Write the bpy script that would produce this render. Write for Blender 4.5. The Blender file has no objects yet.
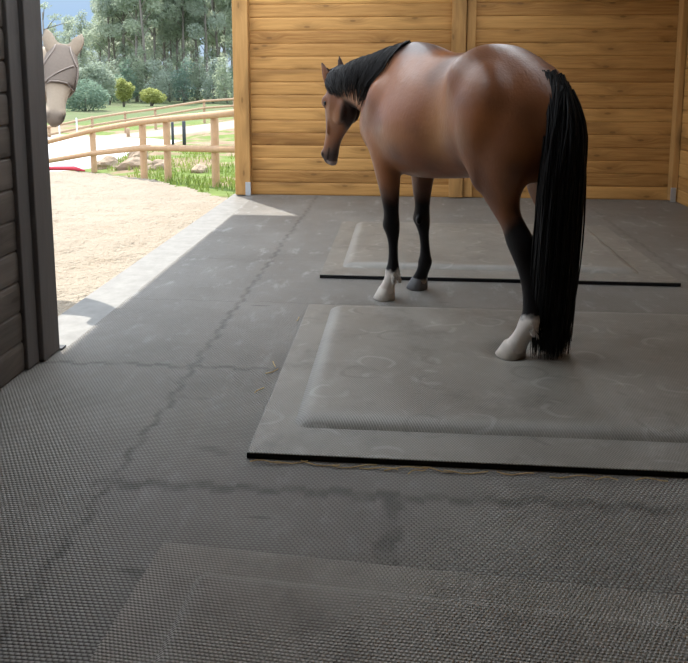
import bpy, bmesh, math, random
import numpy as np
from mathutils import Vector, Matrix, noise
from mathutils.bvhtree import BVHTree

SC = bpy.context.scene
COL = SC.collection
PI = math.pi
V = Vector

# ------------------------------------------------------------------ helpers
def link(o, parent=None):
    COL.objects.link(o)
    if parent is not None:
        o.parent = parent
    return o

def mesh_obj(name, verts, faces, mat, parent=None, smooth=False):
    me = bpy.data.meshes.new(name)
    me.from_pydata([tuple(v) for v in verts], [], [tuple(f) for f in faces])
    me.update()
    if smooth:
        for p in me.polygons:
            p.use_smooth = True
    o = bpy.data.objects.new(name, me)
    if mat is not None:
        me.materials.append(mat)
    return link(o, parent)

def empty(name, loc=(0, 0, 0), rz=0.0):
    o = bpy.data.objects.new(name, None)
    o.empty_display_size = 0.1
    o.location = loc
    o.rotation_euler = (0, 0, rz)
    return link(o)

def tag(o, label=None, cat=None, group=None, kind=None):
    if label: o['label'] = label
    if cat: o['category'] = cat
    if group: o['group'] = group
    if kind: o['kind'] = kind
    return o

def copy_tree(o, parent=None):
    c = o.copy()
    COL.objects.link(c)
    c.parent = parent
    for ch in list(o.children):
        copy_tree(ch, c)
    return c

class MB:
    """collects vertices and faces of one mesh"""
    def __init__(s):
        s.v = []; s.f = []
    def add(s, vs, fs):
        n = len(s.v)
        s.v += [V(v) for v in vs]
        s.f += [tuple(i + n for i in f) for f in fs]
        return s
    def box(s, a, b, bev=0.0):
        x0, y0, z0 = a; x1, y1, z1 = b
        bm = bmesh.new()
        bmesh.ops.create_cube(bm, size=1)
        for v in bm.verts:
            v.co = V(((v.co.x + .5) * (x1 - x0) + x0, (v.co.y + .5) * (y1 - y0) + y0, (v.co.z + .5) * (z1 - z0) + z0))
        if bev > 0:
            bmesh.ops.bevel(bm, geom=bm.edges[:], offset=bev, segments=2, profile=.5, affect='EDGES')
        s.bm(bm)
        return s
    def bm(s, bm):
        bm.verts.index_update()
        s.add([v.co.copy() for v in bm.verts], [[v.index for v in f.verts] for f in bm.faces])
        bm.free()
    def tube(s, pts, rad, n=8, cap=True):
        pts = [V(p) for p in pts]
        if not hasattr(rad, '__len__'):
            rad = [rad] * len(pts)
        vs = []; fs = []
        ref = None
        for i, p in enumerate(pts):
            if i == 0: t = pts[1] - pts[0]
            elif i == len(pts) - 1: t = pts[-1] - pts[-2]
            else: t = pts[i + 1] - pts[i - 1]
            t.normalize()
            if ref is None:
                ref = t.orthogonal().normalized()
            a = ref - t * ref.dot(t)
            if a.length < 1e-6: a = t.orthogonal()
            a.normalize(); ref = a
            b = t.cross(a)
            for k in range(n):
                th = 2 * PI * k / n
                vs.append(p + a * (math.cos(th) * rad[i]) + b * (math.sin(th) * rad[i]))
        for i in range(len(pts) - 1):
            for k in range(n):
                k2 = (k + 1) % n
                fs.append((i * n + k, i * n + k2, (i + 1) * n + k2, (i + 1) * n + k))
        if cap:
            fs.append(tuple(range(n))[::-1])
            fs.append(tuple((len(pts) - 1) * n + k for k in range(n)))
        return s.add(vs, fs)
    def build(s, name, mat, parent=None, smooth=False):
        return mesh_obj(name, s.v, s.f, mat, parent, smooth)

def smoothstep(a, b, x):
    t = np.clip((x - a) / (b - a), 0, 1)
    return t * t * (3 - 2 * t)

# ------------------------------------------------------------------ materials
def new_mat(name):
    m = bpy.data.materials.new(name)
    m.use_nodes = True
    nt = m.node_tree
    for n in list(nt.nodes): nt.nodes.remove(n)
    out = nt.nodes.new('ShaderNodeOutputMaterial')
    b = nt.nodes.new('ShaderNodeBsdfPrincipled')
    nt.links.new(b.outputs[0], out.inputs[0])
    return m, nt, b, out

class G:
    """small node-graph writer"""
    def __init__(s, nt): s.nt = nt
    def n(s, t, **kw):
        nd = s.nt.nodes.new(t)
        for k, v in kw.items(): setattr(nd, k, v)
        return nd
    def put(s, inp, val):
        if hasattr(val, 'is_output') or isinstance(val, bpy.types.NodeSocket): s.nt.links.new(val, inp)
        elif val is not None: inp.default_value = val
    def math(s, op, a, b=None, c=None, clamp=False):
        nd = s.n('ShaderNodeMath', operation=op); nd.use_clamp = clamp
        s.put(nd.inputs[0], a)
        if b is not None: s.put(nd.inputs[1], b)
        if c is not None: s.put(nd.inputs[2], c)
        return nd.outputs[0]
    def mix(s, f, a, b, mode='MIX'):
        nd = s.n('ShaderNodeMix', data_type='RGBA', blend_type=mode)
        s.put(nd.inputs[0], f)
        for i, c in ((6, a), (7, b)):
            if isinstance(c, (tuple, list)): nd.inputs[i].default_value = (c[0], c[1], c[2], 1)
            else: s.put(nd.inputs[i], c)
        return nd.outputs[2]
    def pos(s, kind='Object'):
        return s.n('ShaderNodeTexCoord').outputs[kind]
    def mapping(s, vec, scale=(1, 1, 1), loc=(0, 0, 0), rot=(0, 0, 0)):
        nd = s.n('ShaderNodeMapping')
        s.put(nd.inputs[0], vec)
        nd.inputs['Scale'].default_value = scale; nd.inputs['Location'].default_value = loc; nd.inputs['Rotation'].default_value = rot
        return nd.outputs[0]
    def noise(s, vec, scale, detail=3, rough=.55):
        nd = s.n('ShaderNodeTexNoise')
        s.put(nd.inputs['Vector'], vec)
        nd.inputs['Scale'].default_value = scale; nd.inputs['Detail'].default_value = detail; nd.inputs['Roughness'].default_value = rough
        return nd.outputs[0]
    def ramp(s, fac, stops, interp='LINEAR'):
        nd = s.n('ShaderNodeValToRGB')
        nd.color_ramp.interpolation = interp
        el = nd.color_ramp.elements
        while len(el) < len(stops): el.new(.5)
        for e, (p, c) in zip(el, stops):
            e.position = p
            e.color = (c[0], c[1], c[2], 1) if isinstance(c, (tuple, list)) else (c, c, c, 1)
        s.put(nd.inputs[0], fac)
        return nd.outputs[0]
    def rng(s, v, a, b, c=0., d=1.):
        nd = s.n('ShaderNodeMapRange'); nd.interpolation_type = 'SMOOTHSTEP'
        s.put(nd.inputs[0], v)
        for i, x in enumerate((a, b, c, d)): nd.inputs[i + 1].default_value = x
        return nd.outputs[0]
    def sep(s, vec):
        nd = s.n('ShaderNodeSeparateXYZ'); s.put(nd.inputs[0], vec)
        return nd.outputs
    def comb(s, x, y, z):
        nd = s.n('ShaderNodeCombineXYZ')
        for i, c in enumerate((x, y, z)): s.put(nd.inputs[i], c)
        return nd.outputs[0]
    def bump(s, h, strength, dist, bsdf, prev=None):
        nd = s.n('ShaderNodeBump')
        nd.inputs['Strength'].default_value = strength; nd.inputs['Distance'].default_value = dist
        s.put(nd.inputs['Height'], h)
        if prev is not None: s.put(nd.inputs['Normal'], prev)
        if bsdf is not None: s.nt.links.new(nd.outputs[0], bsdf.inputs['Normal'])
        return nd.outputs[0]

def simple_mat(name, col, rough=.6, metal=0., var=.15, scale=20., bump=0., spec=.5):
    m, nt, b, out = new_mat(name); g = G(nt)
    p = g.pos()
    nz = g.noise(p, scale, 4)
    c = g.mix(nz, tuple(x * (1 - var) for x in col), tuple(min(1, x * (1 + var)) for x in col))
    nt.links.new(c, b.inputs['Base Color'])
    b.inputs['Roughness'].default_value = rough; b.inputs['Metallic'].default_value = metal
    b.inputs['Specular IOR Level'].default_value = spec
    if bump: g.bump(nz, 1., bump, b)
    return m

BOARD = .1515
def wood_mat(name, light, dark, along='x', boards=True, rough=.62, z0=0., split=None):
    m, nt, b, out = new_mat(name); g = G(nt)
    p = g.pos('Object'); x, y, z = g.sep(p)
    u = {'x': x, 'y': y, 'z': z}[along]
    w = z if along != 'z' else x
    t = y if along != 'y' else x
    if boards:
        bi = g.math('FLOOR', g.math('DIVIDE', g.math('SUBTRACT', w, z0), BOARD))
    else:
        bi = g.math('MULTIPLY', w, 0.)
    if split is not None:
        bi = g.math('ADD', bi, g.math('MULTIPLY', g.math('GREATER_THAN', u, split), 37.))
    wn = g.n('ShaderNodeTexWhiteNoise', noise_dimensions='1D'); g.put(wn.inputs['W'], bi)
    rnd = wn.outputs['Value']
    wn2 = g.n('ShaderNodeTexWhiteNoise', noise_dimensions='1D'); g.put(wn2.inputs['W'], g.math('ADD', bi, 91.3))
    off = g.math('MULTIPLY', rnd, 40.)
    vec = g.comb(g.math('ADD', g.math('MULTIPLY', u, 1.0), off), g.math('MULTIPLY', w, 1.), g.math('MULTIPLY', t, 1.))
    # knots
    vk = g.mapping(vec, (1.5, 4.2, 1))
    vo = g.n('ShaderNodeTexVoronoi', voronoi_dimensions='2D'); g.put(vo.inputs['Vector'], vk); vo.inputs['Scale'].default_value = 1.
    vo.inputs['Randomness'].default_value = 1.
    kd = vo.outputs['Distance']
    knot = g.rng(kd, .03, .075, 1., 0.)
    halo = g.rng(kd, .06, .34, 1., 0.)
    # grain, bent around the knots
    vg = g.mapping(vec, (1.6, 30., 12.))
    warp = g.math('MULTIPLY', halo, 1.4)
    vg2 = g.comb(g.sep(vg)[0], g.math('ADD', g.sep(vg)[1], warp), g.sep(vg)[2])
    gr = g.noise(vg2, 1.3, 5, .6)
    fine = g.noise(g.mapping(vec, (6., 160., 60.)), 1., 3)
    tone = g.math('ADD', g.math('MULTIPLY', gr, .75), g.math('MULTIPLY', rnd, .35))
    tone = g.math('ADD', tone, g.math('MULTIPLY', g.math('SUBTRACT', fine, .5), .25))
    col = g.ramp(tone, [(.28, dark), (.50, tuple((a + c) / 2 for a, c in zip(light, dark))), (.78, light)])
    lowf = g.noise(g.mapping(vec, (.9, 5., 1.)), 1., 2)
    col = g.mix(g.rng(lowf, .52, .72, 0., .55), col, tuple(c * .55 for c in dark))
    col = g.mix(g.math('MULTIPLY', halo, .38), col, tuple(c * .62 for c in dark))
    col = g.mix(g.math('MULTIPLY', knot, .6), col, tuple(c * .45 for c in dark))
    nt.links.new(col, b.inputs['Base Color'])
    b.inputs['Roughness'].default_value = rough
    b.inputs['Specular IOR Level'].default_value = .35
    g.bump(g.math('ADD', gr, g.math('MULTIPLY', fine, .5)), .5, .002, b)
    return m

PINE_L, PINE_D = (.58, .315, .10), (.31, .142, .036)
M = {}
M['wall'] = wood_mat('pine_cladding', PINE_L, PINE_D, 'x', True, split=.6)
M['wall_y'] = wood_mat('pine_cladding_side', PINE_L, PINE_D, 'y', True)
M['wall_l'] = wood_mat('dark_cladding', (.145, .122, .104), (.082, .068, .057), 'y', True)  # darker and greyer than the other cladding
M['post'] = wood_mat('pine_post', (.55, .31, .11), (.34, .17, .05), 'z', False)
M['post_l'] = wood_mat('dark_post', (.125, .115, .108), (.08, .072, .068), 'z', False)  # darker and greyer than the other posts
M['roof'] = wood_mat('roof_board', (.50, .36, .20), (.36, .24, .12), 'y', False)
M['fence'] = simple_mat('round_pine', (.50, .32, .18), .7, 0, .25, 9, .002)
M['fence_far'] = simple_mat('weathered_pine', (.44, .30, .19), .75, 0, .25, 9)
M['zinc'] = simple_mat('galvanised_steel', (.50, .52, .55), .5, .6, .12, 30)
M['rubber_black'] = simple_mat('cut_rubber_edge', (.016, .016, .017), .8, 0, .3, 40, .001, .2)
M['hoof_pale'] = simple_mat('pale_horn', (.58, .52, .45), .55, 0, .25, 30)
M['hoof_dark'] = simple_mat('grey_horn', (.10, .095, .095), .55, 0, .25, 30)
M['eye'] = simple_mat('eye_dark', (.012, .008, .006), .08, 0, .1, 20)
M['straw'] = simple_mat('straw', (.52, .36, .15), .6, 0, .25, 60)
M['rock'] = simple_mat('sandstone', (.34, .255, .18), .85, 0, .35, 5, .03)
M['red'] = simple_mat('red_plastic', (.55, .035, .06), .5, 0, .1, 10)
M['white_paint'] = simple_mat('white_pole', (.62, .64, .66), .5, 0, .08, 10)
M['iron'] = simple_mat('dark_stake', (.06, .065, .075), .6, .3, .2, 10)
M['strap'] = simple_mat('mask_piping', (.40, .33, .29), .8, 0, .15, 50)
M['pink'] = simple_mat('pale_marker', (.62, .45, .42), .6, 0, .1, 10)

def hair_mat(name, col, rough=.42, spec=.5):
    m, nt, b, out = new_mat(name); g = G(nt)
    p = g.pos()
    nz = g.noise(g.mapping(p, (60, 60, 4)), 1., 3)
    c = g.mix(nz, tuple(x * .5 for x in col), tuple(x * 1.5 for x in col))
    nt.links.new(c, b.inputs['Base Color'])
    b.inputs['Roughness'].default_value = rough
    b.inputs['Specular IOR Level'].default_value = spec
    return m
M['tail'] = hair_mat('black_tail_hair', (.006, .0052, .0052), .6, .2)
M['mane'] = hair_mat('black_mane_hair', (.011, .0095, .0095), .5, .25)
M['feather'] = hair_mat('white_leg_hair', (.55, .50, .44), .7, .2)
M['pale_mane'] = hair_mat('grey_mane_hair', (.16, .14, .12), .6, .3)

def coat_mat(name, rough=.37, spec=.42, sheen=.02):
    m, nt, b, out = new_mat(name); g = G(nt)
    at = g.n('ShaderNodeAttribute'); at.attribute_name = 'coat'
    p = g.pos()
    fine = g.noise(g.mapping(p, (90, 90, 35)), 1., 3)
    big = g.noise(p, 5., 3)
    c = g.mix(g.math('MULTIPLY', fine, .5), at.outputs['Color'], g.mix(1., at.outputs['Color'], (.72, .68, .66), 'MULTIPLY'))
    c = g.mix(g.rng(big, .35, .7, 0., .35), c, g.mix(1., c, (.78, .70, .66), 'MULTIPLY'))
    nt.links.new(c, b.inputs['Base Color'])
    nt.links.new(g.rng(big, .3, .7, rough - .04, rough + .08), b.inputs['Roughness'])
    nt.links.new(g.rng(g.sep(at.outputs['Color'])[0], .012, .09, .12, spec), b.inputs['Specular IOR Level'])
    b.inputs['Sheen Weight'].default_value = sheen
    b.inputs['Sheen Roughness'].default_value = .45
    g.bump(g.math('ADD', fine, g.math('MULTIPLY', g.noise(p, 14., 3), 1.5)), .35, .004, b)
    return m
M['bay'] = coat_mat('bay_coat')
M['pale'] = coat_mat('dun_grey_coat', .6, .3, .1)

# --- rubber floor tiles: studded surface, jigsaw seams, dust, a concrete kerb along the open side
def floor_mat():
    m, nt, b, out = new_mat('studded_rubber_floor'); g = G(nt)
    p = g.pos(); x, y, z = g.sep(p)
    # studs: staggered elongated bumps
    def studs(px, py, kx, ky):
        row = g.math('FLOOR', g.math('MULTIPLY', py, ky))
        sh = g.math('MULTIPLY', g.math('MODULO', g.math('ABSOLUTE', row), 2.), .5)
        fx = g.math('FRACT', g.math('ADD', g.math('MULTIPLY', px, kx), sh))
        fy = g.math('FRACT', g.math('MULTIPLY', py, ky))
        a = g.math('SINE', g.math('MULTIPLY', fx, PI)); c = g.math('SINE', g.math('MULTIPLY', fy, PI))
        return g.math('POWER', g.math('MULTIPLY', a, c), .6)
    st = studs(x, y, 62., 90.)
    # seams, wavy like dovetails
    def seam(c, at, other, per=6., amp=.009, w0=.0, w1=.03):
        sq = g.math('SIGN', g.math('SINE', g.math('MULTIPLY', other, per * 2 * PI)))
        wob = g.math('MULTIPLY', g.math('SUBTRACT', g.noise(p, 3.2, 4), .5), .07)
        d = g.math('ABSOLUTE', g.math('ADD', g.math('SUBTRACT', c, at), g.math('ADD', g.math('MULTIPLY', sq, amp), wob)))
        return g.rng(d, w0, w1, 1., 0.)
    def mask(v, a, c):
        return g.math('MULTIPLY', g.rng(v, a - .02, a + .02, 0., 1.), g.rng(v, c - .02, c + .02, 1., 0.))
    s1 = g.math('MULTIPLY', seam(x, -1.04, y), .9)
    s2 = g.math('MULTIPLY', seam(y, 3.37, x), mask(x, -2.0, -.6))
    s3 = g.math('MULTIPLY', seam(y, 2.33, x, amp=.010, w0=.004, w1=.045), mask(x, -1.1, 3.2))
    s4 = g.math('MULTIPLY', seam(x, -.03, y, amp=.008, w0=.015, w1=.05), mask(y, 1.2, 2.36))
    s5 = g.math('MULTIPLY', seam(y, 4.42, x, amp=.006, w0=.003, w1=.01), .5)
    s6 = g.math('MULTIPLY', seam(y, 5.5, x, amp=.006, w0=.003, w1=.01), .5)
    s7 = g.math('MULTIPLY', seam(y, 1.3, x), .6)
    s8 = g.math('MULTIPLY', seam(x, 1.0, y), mask(y, .2, 2.36))
    s9 = g.math('MULTIPLY', seam(x, 2.05, y), .6)
    S = s1
    for q in (s2, s3, s4, s5, s6, s7, s8, s9): S = g.math('MAXIMUM', S, q)
    n1 = g.noise(p, 1.3, 5, .6); n2 = g.noise(p, 9., 5, .65); n3 = g.noise(g.mapping(p, (3, 1.2, 1)), 2.5, 5, .7)
    base = g.ramp(n1, [(.3, (.205, .190, .168)), (.7, (.305, .288, .262))])
    base = g.mix(g.rng(n2, .52, .75, 0., .55), base, (.32, .315, .30))
    base = g.mix(g.math('MULTIPLY', g.rng(n3, .54, .72, 0., .8), g.rng(y, 2.8, 6., .35, 1.)), base, (.46, .455, .44))
    base = g.mix(g.math('MULTIPLY', g.math('SUBTRACT', 1., st), .8), base, g.mix(1., base, (.30, .29, .28), 'MULTIPLY'))
    S = g.math('MULTIPLY', S, g.rng(n2, .30, .62, .25, 1.))
    base = g.mix(g.math('MULTIPLY', S, .7), base, (.06, .056, .05))
    # dark skid marks
    wv = g.noise(g.mapping(p, (1.2, 5., 1), rot=(0, 0, .4)), 1.5, 2)
    base = g.mix(g.math('MULTIPLY', g.rng(wv, .66, .72, 0., .55), g.rng(n1, .45, .6, 0., 1.)), base, (.05, .048, .045))
    # concrete kerb
    kerb = g.math('MULTIPLY', g.rng(g.math('ADD', x, g.math('MULTIPLY', g.math('SUBTRACT', n2, .5), .02)), -1.80, -1.79, 1., 0.), g.rng(y, 3.4, 3.42, 0., 1.))
    kc = g.ramp(n2, [(.3, (.155, .148, .135)), (.7, (.23, .222, .205))])
    base = g.mix(kerb, base, kc)
    nt.links.new(base, b.inputs['Base Color'])
    b.inputs['Roughness'].default_value = .5
    b.inputs['Specular IOR Level'].default_value = .5
    h = g.math('MULTIPLY', g.math('SUBTRACT', st, g.math('MULTIPLY', S, 1.2)), g.math('SUBTRACT', 1., kerb))
    nb = g.bump(g.math('ADD', h, g.math('MULTIPLY', n2, .3)), .9, .005, b)
    return m
M['floor'] = floor_mat()

def mat_mat(name, cols, fine=95., prints=True, strength=.5):
    m, nt, b, out = new_mat(name); g = G(nt)
    p = g.pos(); x, y, z = g.sep(p)
    a = g.math('ADD', g.math('MULTIPLY', x, fine), g.math('MULTIPLY', y, fine * .58))
    c = g.math('SUBTRACT', g.math('MULTIPLY', x, fine), g.math('MULTIPLY', y, fine * .58))
    st = g.math('MULTIPLY', g.math('ADD', g.math('SINE', g.math('MULTIPLY', a, PI)), g.math('SINE', g.math('MULTIPLY', c, PI))), .5)
    if not prints:
        kx, ky = 88., 100.
        row = g.math('FLOOR', g.math('MULTIPLY', y, ky))
        fx = g.math('FRACT', g.math('ADD', g.math('MULTIPLY', x, kx), g.math('MULTIPLY', g.math('MODULO', g.math('ABSOLUTE', row), 2.), .5)))
        fy = g.math('FRACT', g.math('MULTIPLY', y, ky))
        st = g.math('SUBTRACT', g.math('MULTIPLY', g.math('MULTIPLY', g.math('SINE', g.math('MULTIPLY', fx, PI)), g.math('SINE', g.math('MULTIPLY', fy, PI))), 1.6), .6)
    n1 = g.noise(p, 2.1, 5, .65); n2 = g.noise(p, 8., 5, .65)
    base = g.ramp(n1, [(.3, cols[0]), (.7, cols[1])])
    base = g.mix(g.rng(n2, .5, .75, 0., .6), base, cols[2])
    n4 = g.noise(g.mapping(p, loc=(7, 3, 0)), 3.3, 6, .7)
    base = g.mix(g.rng(n4, .5, .72, 0., .5), base, tuple(q * .5 for q in cols[0]))
    base = g.mix(g.rng(st, -.2, .5, .45, 0.), base, g.mix(1., base, (.42, .41, .40), 'MULTIPLY'))
    if prints:
        for k, (sc, lo, rad, cc, am) in enumerate(((3.1, 0., .23, cols[3], .22), (2.3, 5.3, .16, cols[3], .22), (2.7, 11.7, .20, tuple(q * .4 for q in cols[0]), .30))):
            vo = g.n('ShaderNodeTexVoronoi', voronoi_dimensions='2D')
            vv = g.mapping(p, (1, 1.25, 1), (lo, lo * 1.7, 0))
            nn = g.n('ShaderNodeTexNoise'); g.put(nn.inputs['Vector'], p); nn.inputs['Scale'].default_value = 5.; nn.inputs['Detail'].default_value = 3.
            vv = g.mix(.09, vv, nn.outputs['Color'])
            g.put(vo.inputs['Vector'], vv); vo.inputs['Scale'].default_value = sc
            d = vo.outputs['Distance']
            ring = g.rng(g.math('ABSOLUTE', g.math('SUBTRACT', d, rad)), .012, .045, 1., 0.)
            arc = g.rng(g.noise(g.mapping(p, loc=(k * 3.1, 0, 0)), 3.4, 2), .5, .58, 0., 1.)
            base = g.mix(g.math('MULTIPLY', g.math('MULTIPLY', ring, arc), am), base, cc)
    wa = g.n('ShaderNodeAttribute'); wa.attribute_name = 'edge_highlight'  # painted highlight along the cushion edges
    base = g.mix(g.math('MULTIPLY', g.sep(wa.outputs['Color'])[0], .22, None, True), base, tuple(min(1., q * 1.25) for q in MC[3]))
    nt.links.new(base, b.inputs['Base Color'])
    b.inputs['Roughness'].default_value = .44
    b.inputs['Specular IOR Level'].default_value = .55
    g.bump(g.math('ADD', st, g.math('MULTIPLY', n2, .8)), strength, .004, b)
    return m
MC = ((.20, .185, .16), (.27, .253, .222), (.33, .312, .28), (.46, .45, .42))
M['mat'] = mat_mat('dusty_rubber_mat', MC, 170., True, .3)
M['mat_near'] = mat_mat('studded_rubber_mat', ((.275, .252, .220), (.35, .326, .29), (.395, .373, .34), (.3, .29, .27)), 150., False, .75)

def sand_mat():
    m, nt, b, out = new_mat('pale_sand'); g = G(nt)
    p = g.pos()
    n1 = g.noise(p, .5, 5, .6); n2 = g.noise(p, 7., 6, .7); n3 = g.noise(g.mapping(p, (1, 3, 1)), 2.2, 4)
    c = g.ramp(n1, [(.3, (.355, .30, .235)), (.7, (.43, .37, .295))])
    c = g.mix(g.rng(n2, .55, .75, 0., .7), c, (.20, .155, .11))
    c = g.mix(g.rng(n3, .55, .7, 0., .45), c, (.34, .265, .185))
    nt.links.new(c, b.inputs['Base Color'])
    b.inputs['Roughness'].default_value = .95; b.inputs['Specular IOR Level'].default_value = .1
    g.bump(g.math('ADD', n2, g.noise(p, 30., 3)), 1., .05, b)
    return m
M['sand'] = sand_mat()
M['arena'] = simple_mat('white_sand', (.58, .58, .58), .95, 0, .04, 2., 0, .1)

def ground_mat():
    m, nt, b, out = new_mat('rough_pasture'); g = G(nt)
    p = g.pos(); x, y, z = g.sep(p)
    n1 = g.noise(p, .45, 5, .6); n2 = g.noise(p, 3.5, 5, .65)
    grass = g.ramp(n2, [(.3, (.10, .15, .04)), (.7, (.20, .255, .08))])
    dirt = g.ramp(n2, [(.3, (.22, .155, .10)), (.7, (.34, .265, .185))])
    c = g.mix(g.rng(n1, .47, .56, 0., 1.), grass, dirt)
    c = g.mix(g.rng(y, 36., 44., 0., .8), c, (.13, .16, .085))
    # sandy track behind the arena
    tr = g.math('ABSOLUTE', g.math('SUBTRACT', y, g.math('ADD', 30.5, g.math('MULTIPLY', g.math('SUBTRACT', n1, .5), 3.))))
    c = g.mix(g.rng(tr, 2.0, 2.8, 1., 0.), c, (.38, .33, .27))
    nt.links.new(c, b.inputs['Base Color'])
    b.inputs['Roughness'].default_value = .95; b.inputs['Specular IOR Level'].default_value = .1
    g.bump(n2, .8, .08, b)
    return m
M['ground'] = ground_mat()

def leaf_mat(name, a, c, var=.5):
    m, nt, b, out = new_mat(name); g = G(nt)
    p = g.pos()
    n1 = g.noise(p, .45, 4); n2 = g.noise(p, 4., 2)
    oi = g.n('ShaderNodeObjectInfo')
    t = g.math('ADD', g.math('MULTIPLY', n1, .6), g.math('MULTIPLY', n2, .4))
    col = g.ramp(t, [(.35, a), (.65, c)])
    col = g.mix(g.math('MULTIPLY', oi.outputs['Random'], .35), col, g.mix(1., col, (1.25, 1.2, .8), 'MULTIPLY'))
    nt.links.new(col, b.inputs['Base Color'])
    b.inputs['Roughness'].default_value = .6; b.inputs['Specular IOR Level'].default_value = .3
    tr = g.n('ShaderNodeBsdfTranslucent'); g.put(tr.inputs[0], col)
    mx = g.n('ShaderNodeMixShader'); mx.inputs[0].default_value = .58
    nt.links.new(b.outputs[0], mx.inputs[1]); nt.links.new(tr.outputs[0], mx.inputs[2]); nt.links.new(mx.outputs[0], out.inputs[0])
    return m
M['euc'] = leaf_mat('eucalyptus_leaf', (.30, .36, .30), (.50, .55, .46))
M['olive'] = leaf_mat('grey_green_leaf', (.28, .34, .26), (.44, .49, .40))
M['teal'] = leaf_mat('blue_green_leaf', (.18, .27, .22), (.30, .39, .32))
M['yellow'] = leaf_mat('yellow_green_leaf', (.33, .365, .14), (.46, .49, .21))
M['grass'] = leaf_mat('grass_blade', (.12, .18, .04), (.27, .34, .09))
M['bark'] = simple_mat('pale_bark', (.24, .21, .185), .85, 0, .3, 3.)

# ------------------------------------------------------------------ camera
F_PX, PXC, PYC = 720., 344., 175.
pitch = math.atan(100 / F_PX); yaw = math.atan(61 / math.hypot(F_PX, 100))
cam = bpy.data.cameras.new('camera')
cam.sensor_fit = 'HORIZONTAL'; cam.sensor_width = 36.
cam.lens = F_PX / 688. * 36.
cam.shift_y = -(331.5 - PYC) / 688.
cam.clip_end = 2000
co = bpy.data.objects.new('camera', cam)
co.location = (0, 0, 1.45)
co.rotation_euler = (PI / 2 - pitch, 0, yaw)
link(co); SC.camera = co

# ------------------------------------------------------------------ light
SUN_EL = math.radians(54)
d = V((.623 * math.cos(SUN_EL), -.782 * math.cos(SUN_EL), -math.sin(SUN_EL)))
sun = bpy.data.lights.new('sun', 'SUN'); sun.energy = 2.35; sun.angle = math.radians(.6); sun.color = (1., .95, .86)
so = bpy.data.objects.new('sun', sun); so.rotation_euler = d.to_track_quat('-Z', 'Y').to_euler(); so.location = (-6, 8, 10)
link(so)
w = bpy.data.worlds.new('sky'); SC.world = w; w.use_nodes = True
nt = w.node_tree
for n in list(nt.nodes): nt.nodes.remove(n)
wo = nt.nodes.new('ShaderNodeOutputWorld'); bg = nt.nodes.new('ShaderNodeBackground')
gw = G(nt)
el = gw.sep(gw.pos('Generated'))[2]
cl = gw.noise(gw.mapping(gw.pos('Generated'), (2.2, 2.2, 7.)), 1.6, 5, .6)
skyc = gw.ramp(el, [(0., (.62, .74, .84)), (.06, (.42, .61, .86)), (.14, (.52, .68, .90)), (.30, (1., 1., 1.)), (1., (1., 1., 1.))])
skyc = gw.mix(gw.rng(cl, .52, .70, 0., .75), skyc, (.92, .95, 1.))
# upper sky out of view, brightened to add fill light indoors
hi = gw.mix(gw.rng(el, .12, .42, 0., 1.), (1., 1., 1.), (2.1, 2.35, 2.7))
skyc = gw.mix(1., skyc, hi, 'MULTIPLY')
nt.links.new(skyc, bg.inputs[0]); bg.inputs[1].default_value = .36
nt.links.new(bg.outputs[0], wo.inputs[0])

# ------------------------------------------------------------------ barn shell
def grid_plane(name, x0, x1, y0, y1, nx, ny, fz, mat, parent=None, keep=None, smooth=True):
    vs = []; fs = []
    for j in range(ny + 1):
        for i in range(nx + 1):
            x = x0 + (x1 - x0) * i / nx; y = y0 + (y1 - y0) * j / ny
            vs.append((x, y, fz(x, y)))
    for j in range(ny):
        for i in range(nx):
            if keep:
                cx = x0 + (x1 - x0) * (i + .5) / nx; cy = y0 + (y1 - y0) * (j + .5) / ny
                if not keep(cx, cy): continue
            a = j * (nx + 1) + i
            fs.append((a, a + 1, a + nx + 2, a + nx + 1))
    return mesh_obj(name, vs, fs, mat, parent, smooth)

fl = MB()
fl.add([(-2.08, 3.4, 0), (-2.08, 8.62, 0), (5.2, 8.62, 0), (5.2, -2.2, 0), (-2.08, -2.2, 0),
        (-2.08, 3.4, -.25), (-2.08, 8.62, -.25), (5.2, 8.62, -.25), (5.2, -2.2, -.25), (-2.08, -2.2, -.25)],
       [(0, 4, 3, 2, 1), (0, 1, 6, 5), (1, 2, 7, 6), (2, 3, 8, 7), (3, 4, 9, 8), (4, 0, 5, 9), (5, 6, 7, 8, 9)])
tag(fl.build('floor', M['floor']), kind='structure')

def cladding(name, p0, p1, thick, z1, mat):
    """horizontal shiplap boards from p0 to p1, bulging towards the left-hand normal"""
    p0 = V((p0[0], p0[1], 0)); p1 = V((p1[0], p1[1], 0))
    t = (p1 - p0).normalized(); nrm = V((-t.y, t.x, 0))
    prof = []
    nb = int(math.ceil(z1 / BOARD))
    for k in range(nb):
        z = k * BOARD
        prof += [(-.010, z), (-.010, z + .004), (-.002, z + .010), (0, z + .03), (0, z + BOARD - .03), (-.003, z + BOARD - .010), (-.010, z + BOARD - .001)]
    prof.append((-thick, nb * BOARD)); prof.append((-thick, 0))
    vs = []
    for q in (p0, p1):
        for o, z in prof: vs.append(q + nrm * o + V((0, 0, z)))
    n = len(prof)
    fs = [(k, (k + 1) % n, n + (k + 1) % n, n + k) for k in range(n)]
    fs += [tuple(range(n))[::-1], tuple(range(n, 2 * n))]
    return tag(mesh_obj(name, vs, fs, mat), kind='structure')

YB = 8.58; XR = 3.13
cladding('wall_back', (XR + .06, YB), (-1.98, YB), .06, 3.0, M['wall'])
cladding('wall_right', (XR, -2.0), (XR, YB - .002), .06, 3.0, M['wall_y'])
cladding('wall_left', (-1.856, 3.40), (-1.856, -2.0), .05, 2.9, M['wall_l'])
cladding('wall_front', (-1.9, -2.05), (XR + .06, -2.05), .06, 3.0, M['wall'])

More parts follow.
